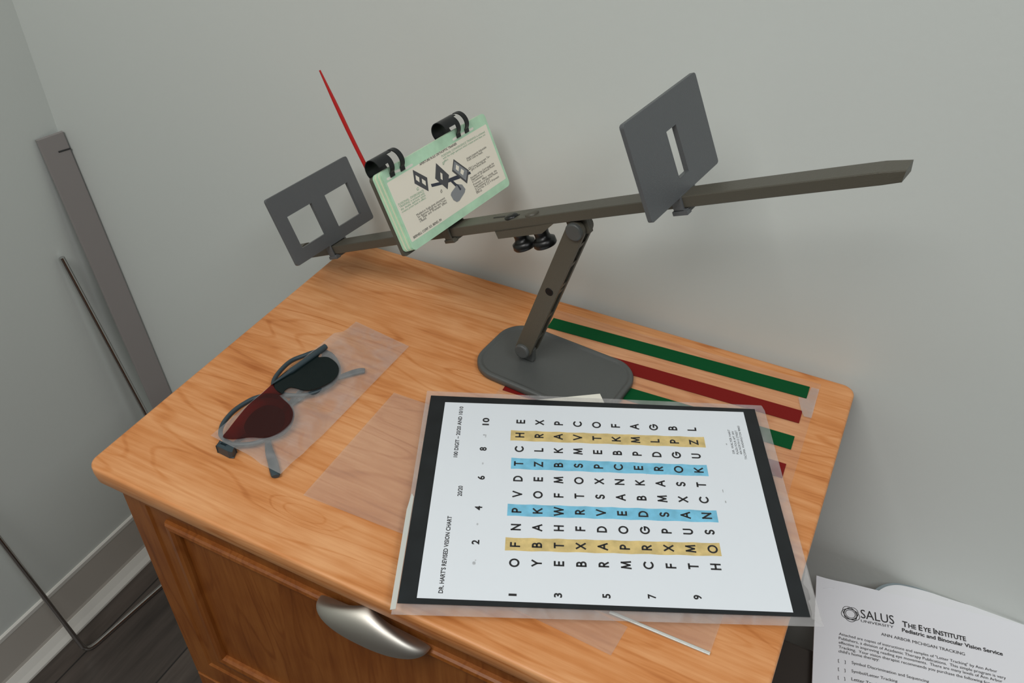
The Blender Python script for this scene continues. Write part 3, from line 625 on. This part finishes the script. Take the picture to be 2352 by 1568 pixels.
for s, x, y in (('2', -3.80, -2.134), ('4', -3.80, -.76), ('6', -3.80, .565), ('8', -3.82, 1.91), ('10', -3.81, 3.286)): ct(s, x, y-(.19 if s == '10' else .088), y+(.19 if s == '10' else .088), .22, .03, 'column_number')
for s, x, y in (('1', -2.57, -4.01), ('3', -1.23, -3.967), ('5', .20, -3.93), ('7', 1.54, -3.88), ('9', 2.89, -3.85)): ct(s, x, y-(.04 if s == '1' else .08), y+(.04 if s == '1' else .08), .22, .03, 'row_number')
ct('DR. WALTER HART', 4.845, 2.10, 3.29, .075, .0)
ct('PLAZA FOUR APT. 8W', 4.975, 2.08, 3.22, .075, .0)
ct('404 NORTH D STREET', 5.10, 2.08, 3.26, .075, .0)
ct('TACOMA, WASHINGTON 98403', 5.225, 1.84, 3.50, .075, .0)
for x, y, w_, h_ in ((-3.90, -2.93, .05, .09), (-3.86, -2.82, .02, .05), (-3.90, -1.42, .03, .06), (-3.90, 1.22, .03, .07), (-3.88, 2.55, .02, .10), (-3.94, 2.60, .04, .04), (4.16, .35, .015, .10), (4.18, -.12, .02, .07), (4.62, 2.55, .02, .06), (1.68, .98, .012, .012)):
    MB().plate(rrect(x, y, w_, h_*.7, min(w_, h_*.7)*.9, 3), [], .00136, .00140, CH).build('erased_mark', M['smudge'], pg)

# ================================================================ goggles and their sleeve
gg = thing('spectacle_frame', (.108, -.27, 0), 'folded dark spectacle frame with two rims lying inside the cloudy clear sleeve', 'spectacles')
flt = thing('red_green_filter', (.108, -.27, .011), 'red and green filter with a straight dark top edge lying on the sleeve', 'filter')
rim = []
for P in (G_RIM1, G_RIM2):
    MB().tube([(p.x, p.y, .0068) for p in spline(P, 4, True)], .0022, 8, flat=1.1, closed=True).build('rim', M['frame'], gg)
MB().plate([(p.x, p.y) for p in spline(G_GREEN, 3, True)], [], .0119, .0126, FLAT(0)).build('green_lens', M['lensg'], flt)
MB().plate([(p.x, p.y) for p in spline(G_RED, 3, True)], [], .0119, .0126, FLAT(0)).build('red_lens', M['lensr'], flt)
MB().plate([(p.x, p.y) for p in spline(G_INNER, 3, True)], [], .0110, .0114, FLAT(0)).build('dark_backing', M['lensi'], flt)
fl = spline(G_FLANGE, 4)
MB().tube([(p.x, p.y, .0134) for p in fl], [.0030]*(len(fl)-6)+[.002, .0017, .0014, .0011, .0008, .0005], 8).build('brow_bar', M['frame'], flt)
for P, w_ in ((G_T1, .0030), (G_T2, .0034)):
    sp = spline(P, 5); n_ = len(sp)
    R = [w_*(.8+.55*math.sin(math.pi*min(1, max(0, (k/n_-.55)/.5)))) for k in range(n_)]
    MB().tube([(p.x, p.y, .0032) for p in sp], R, 10, flat=.55).build('temple', M['frame'], gg)
h = MB().plate([tuple(p) for p in G_HINGE1], [[(G_HINGE1[0][0]*.62+G_HINGE1[2][0]*.38-.001+a, G_HINGE1[0][1]*.62+G_HINGE1[2][1]*.38+.0012+b) for a, b in ((-.0035, -.0006), (.0028, -.0004), (.0034, .0018), (-.0028, .0014))]], .0012, .0088, FLAT(0)).build('hinge', M['frame'], gg, bevel=.0008)
MB().plate([tuple(p) for p in G_HINGE2], [], .0020, .0080, FLAT(0)).build('hinge', M['frame'], gg, bevel=.0008)
random.seed(4)
wr = [(random.uniform(0, 1), random.uniform(0, 1), random.uniform(0, 6.28), random.uniform(.03, .08)) for _ in range(16)]
SA, SB, SC, SD = [Vector((*p, 0)) for p in SLEEVE]
def sleeve_pt(u, v):
    p = (SA*(1-u)+SD*u)*(1-v)+(SB*(1-u)+SC*u)*v
    segs = [((.085, -.335), (.096, -.195)), ((.097, -.195), (.128, -.215)), ((.105, -.335), (.130, -.300)), ((.128, -.30), (.158, -.345)), ((.130, -.222), (.153, -.205))]
    hmax = [.0102, .0102, .0102, .0062, .0062]; z = .0022
    for (a, b), hm in zip(segs, hmax):
        a = Vector((*a, 0)); b = Vector((*b, 0)); t = max(0, min(1, (p-a).dot(b-a)/(b-a).length_squared)); d = (p-a-(b-a)*t).length
        r0 = .024 if hm > .01 else .010
        k = max(0, min(1, 1-(d-r0)/.022)); z = max(z, .0022+(hm-.0022)*(k*k*(3-2*k)))
    w_ = 0
    for cu, cv, a, s in wr:
        d = (u-cu)*math.cos(a)+(v-cv)*math.sin(a)*2.2; l = -(u-cu)*math.sin(a)+(v-cv)*math.cos(a)*2.2
        w_ += .0008*math.exp(-(d/s)**2)*math.exp(-(l/.35)**2)
    edge = min(1, 14*min(u, 1-u, v, 1-v)+.15)
    gu = max(0, min(1, (1-u)*7)); gb = max(0, min(1, (v-.08)/.2)); g_ = (1-gb*(1-gu))*max(0, min(1, (1-v)*6))
    return Vector((p.x, p.y, min(.0022+(z-.0022)*g_+w_*edge, .0107)))
tag(MB().grid(sleeve_pt, 56, 110).build('clear_sleeve', M['sleeve'], origin=(.12, -.24, 0)), 'crinkled cloudy clear plastic sleeve draped over the folded spectacle frame', 'sleeve')

# ================================================================ slat and wire leaning in the corner
fr_t, fr_b = .0335, -ZO
def slat_edge(y, x0, x1): return lambda z: Vector((x0+(x1-x0)*(.0335-z)/.487, y, z))
eL = slat_edge(-.0280, -.5040, -.4565); eR = slat_edge(.0095, -.4950, -.4470)
th = Vector((-.0055, .0012, 0))
rings = []
for k in range(9):
    z = -ZO+.0+(.0335+ZO)*k/8
    a, b = eL(z), eR(z)
    rings.append([a, b, b+th, a+th])
sl = thing('wooden_slat', tuple(eL(-ZO)), 'flat taupe slat leaning in the wall corner behind the cabinet', 'slat')
MB().loft(rings, smooth=False).build('slat_body', M['slat'], sl, bevel=.0018)
za = .0100
a, b = eL(za).lerp(eR(za), .55), eR(za-.001)
n_ = (eR(0)-eL(0)).cross(Vector((0, 0, 1))).normalized()
MB().tube([a+n_*.0003, b+n_*.0003], .0011, 6).build('saw_mark', M['mark'], sl)
# bent wire
wa, wB, wT = Vector(ROD['a']), Vector(ROD['B1']), Vector(ROD['T1'])
wa.z = wB.z = -ZO+.0042
e1 = wT-wB; fdir = (wa-wB).normalized(); rr = .022
top2 = wa+e1*1.0
def bend(p, d0, d1, r, n=7):
    return [p-d0*r*(1-t)**2+d1*r*t**2 for t in [k/n for k in range(n+1)]]
eu = e1.normalized()
pts = [wT]+[wT.lerp(wB, k/8) for k in range(1, 8)]+bend(wB, -eu, fdir, rr)+[wB.lerp(wa, k/4) for k in range(1, 4)]+bend(wa, fdir, eu, rr)+[wa.lerp(top2, k/8) for k in range(1, 9)]
pts = [p+Vector((.0030, 0, 0)) for p in pts]
tag(MB().tube(pts, .0042, 12).build('bent_wire_rod', M['chrome'], origin=(wB.x, wB.y, -ZO)), 'U-shaped chrome wire rod leaning against the left wall beside the cabinet', 'wire rod')

# ================================================================ papers to the right of the cabinet
pTL, pux, pdn = Vector(PAGE['TL']), Vector(PAGE['ux']), Vector(PAGE['dn'])
def PP(x, y, d=0): return pTL+pux*x+pdn*y+Vector((0, 0, d))
zp = pTL.z
tb = thing('side_table', tuple(PP(.12, .18, -ZO-zp)), 'low dark brown table beside the cabinet, under the printed handout', 'table')
tz = zp-.0078
MB().box((.597, -.560, tz-.026), (1.08, -.118, tz)).build('table_top', M['table'], tb, bevel=.003)
for x in (.625, 1.05):
    for y in (-.525, -.15): MB().box((x-.018, y-.018, -ZO), (x+.018, y+.018, tz-.026)).build('leg', M['table'], tb)
ty = thing('plastic_tray', tuple(PP(.15, .14, -.0075)), 'flat blue-grey plastic tray under the handout with one rounded raised tab', 'tray')

tabx = [(.058, .010), (.063, -.0015), (.0685, -.0090), (.0760, -.0155), (.0860, -.0200), (.0970, -.0212), (.1190, -.0205), (.1500, -.0165), (.2170, -.0105), (.3000, -.006)]
MB().plate([(p.x, p.y) for p in spline(tabx, 4)]+[(.300, .300), (.02, .300), (.02, .010)], [], -.0072, -.0052, PP).build('tray_base', M['tray'], ty, bevel=.0006)
ff = thing('handout_folder', tuple(PP(.15, .14, -.005)), 'white paper folder with a rounded tab, lying in the grey tray', 'folder')
tab2 = [(p[0]+.0022, p[1]+.0038) for p in tabx]
MB().plate([(p.x, p.y) for p in spline(tab2[:-1], 4)]+[(.232, -.006), (.232, .280), (.03, .280), (.03, .0138)], [], -.0050, -.0030, PP).build('folder_body', M['sheet2'], ff)
hd = thing('printed_handout', tuple(PP(.1, .14, -.003)), 'stapled white printed handout with a university letterhead, right of the cabinet', 'handout')
LW, LH = 8.5*INCH, 11*INCH
def hz(x, y): return .0012*math.exp(-((x/.05)**2+(y/.05)**2))
mb = MB().grid(lambda u, v: PP(u*LW-.002*v*.5, v*LH+.0012*math.exp(-((u*LW-.016)/.012)**2)*(1-v), hz(u*LW, v*LH)-.0002), 20, 24)
mb.grid(lambda u, v: PP(u*LW-.002*v*.5, v*LH+.0012*math.exp(-((u*LW-.016)/.012)**2)*(1-v), hz(u*LW, v*LH)-.0026), 20, 24)
front = mb.build('front_page', M['sheet'], hd)
for k, (s, a, b, bold) in enumerate(PAGETEXT):
    dx, dy = b[0]-a[0], b[1]-a[1]; w_ = math.hypot(dx, dy); ux = (dx/w_, dy/w_); uy = (ux[1], -ux[0])
    cap = {'SALUS': .0108, 'UNIVERSITY': .0030, 'THE EYE INSTITUTE': .0062}.get(s)
    if s.startswith('Pediatric'): cap = .0044
    if k not in (6, 7, 8, 9): mb = MB()
    if s == 'THE EYE INSTITUTE':
        segs = [('T', .0068), ('HE', .0054), ('E', .0068), ('YE', .0054), ('I', .0068), ('NSTITUTE', .0054)]; ws = []
        for q, c in segs:
            V = glyph_mesh(q, .02)[0]; ws.append((max(v[0] for v in V)-min(v[0] for v in V))*c/.0068)
        gaps = [.09, .30, .09, .30, .09, 0]; k_ = w_/(sum(ws)+sum(gaps)); x_ = 0
        for (q, c), w1, g1 in zip(segs, ws, gaps):
            put_text(mb, q, (a[0]+ux[0]*x_, a[1]+ux[1]*x_), ux, uy, w1*k_, lambda x, y: PP(x, y, .00035), cap=c, bold=.02); x_ += (w1+g1)*k_
    else: put_text(mb, s, a, ux, uy, w_, lambda x, y: PP(x, y, .00035), cap=cap, bold=.022 if bold else 0.)
    if k not in (5, 6, 7, 8): mb.build('body_text' if k == 9 else 'list_line' if k > 9 else 'letterhead_text', M['ink'], front)
lc = LOGO[0]; la = math.hypot(LOGO[1][0]-lc[0], LOGO[1][1]-lc[1]); lb = math.hypot(LOGO[2][0]-lc[0], LOGO[2][1]-lc[1])
mb = MB()
def ring2(rx, ry, rot, cx, cy, wd, z):
    o_ = []; i_ = []
    for k in range(40):
        a = 2*math.pi*k/40
        for L_, d in ((o_, wd/2), (i_, -wd/2)):
            x, y = (rx+d)*math.cos(a), (ry+d)*math.sin(a)
            L_.append((cx+x*math.cos(rot)-y*math.sin(rot), cy+x*math.sin(rot)+y*math.cos(rot)))
    mb.plate(o_, [i_], z, z+.00003, PP)
for k in range(5):
    an = k*2*math.pi/5+.3
    ring2(la*1.0, la*.78, an, lc[0]+la*.16*math.cos(an), lc[1]+la*.16*math.sin(an), .0006, .00030+.00002*k)
ring2(la*.60, la*.60, 0, lc[0], lc[1], .0006, .00044)
mb.build('emblem', M['ink'], front)
MB().tube([PP(*STAPLE[0], .0006), PP(*STAPLE[1], .0006)], .0003, 6).build('staple', M['steel'], hd)
for o in list(bpy.data.objects):
    if '_o' in o: del o['_o']
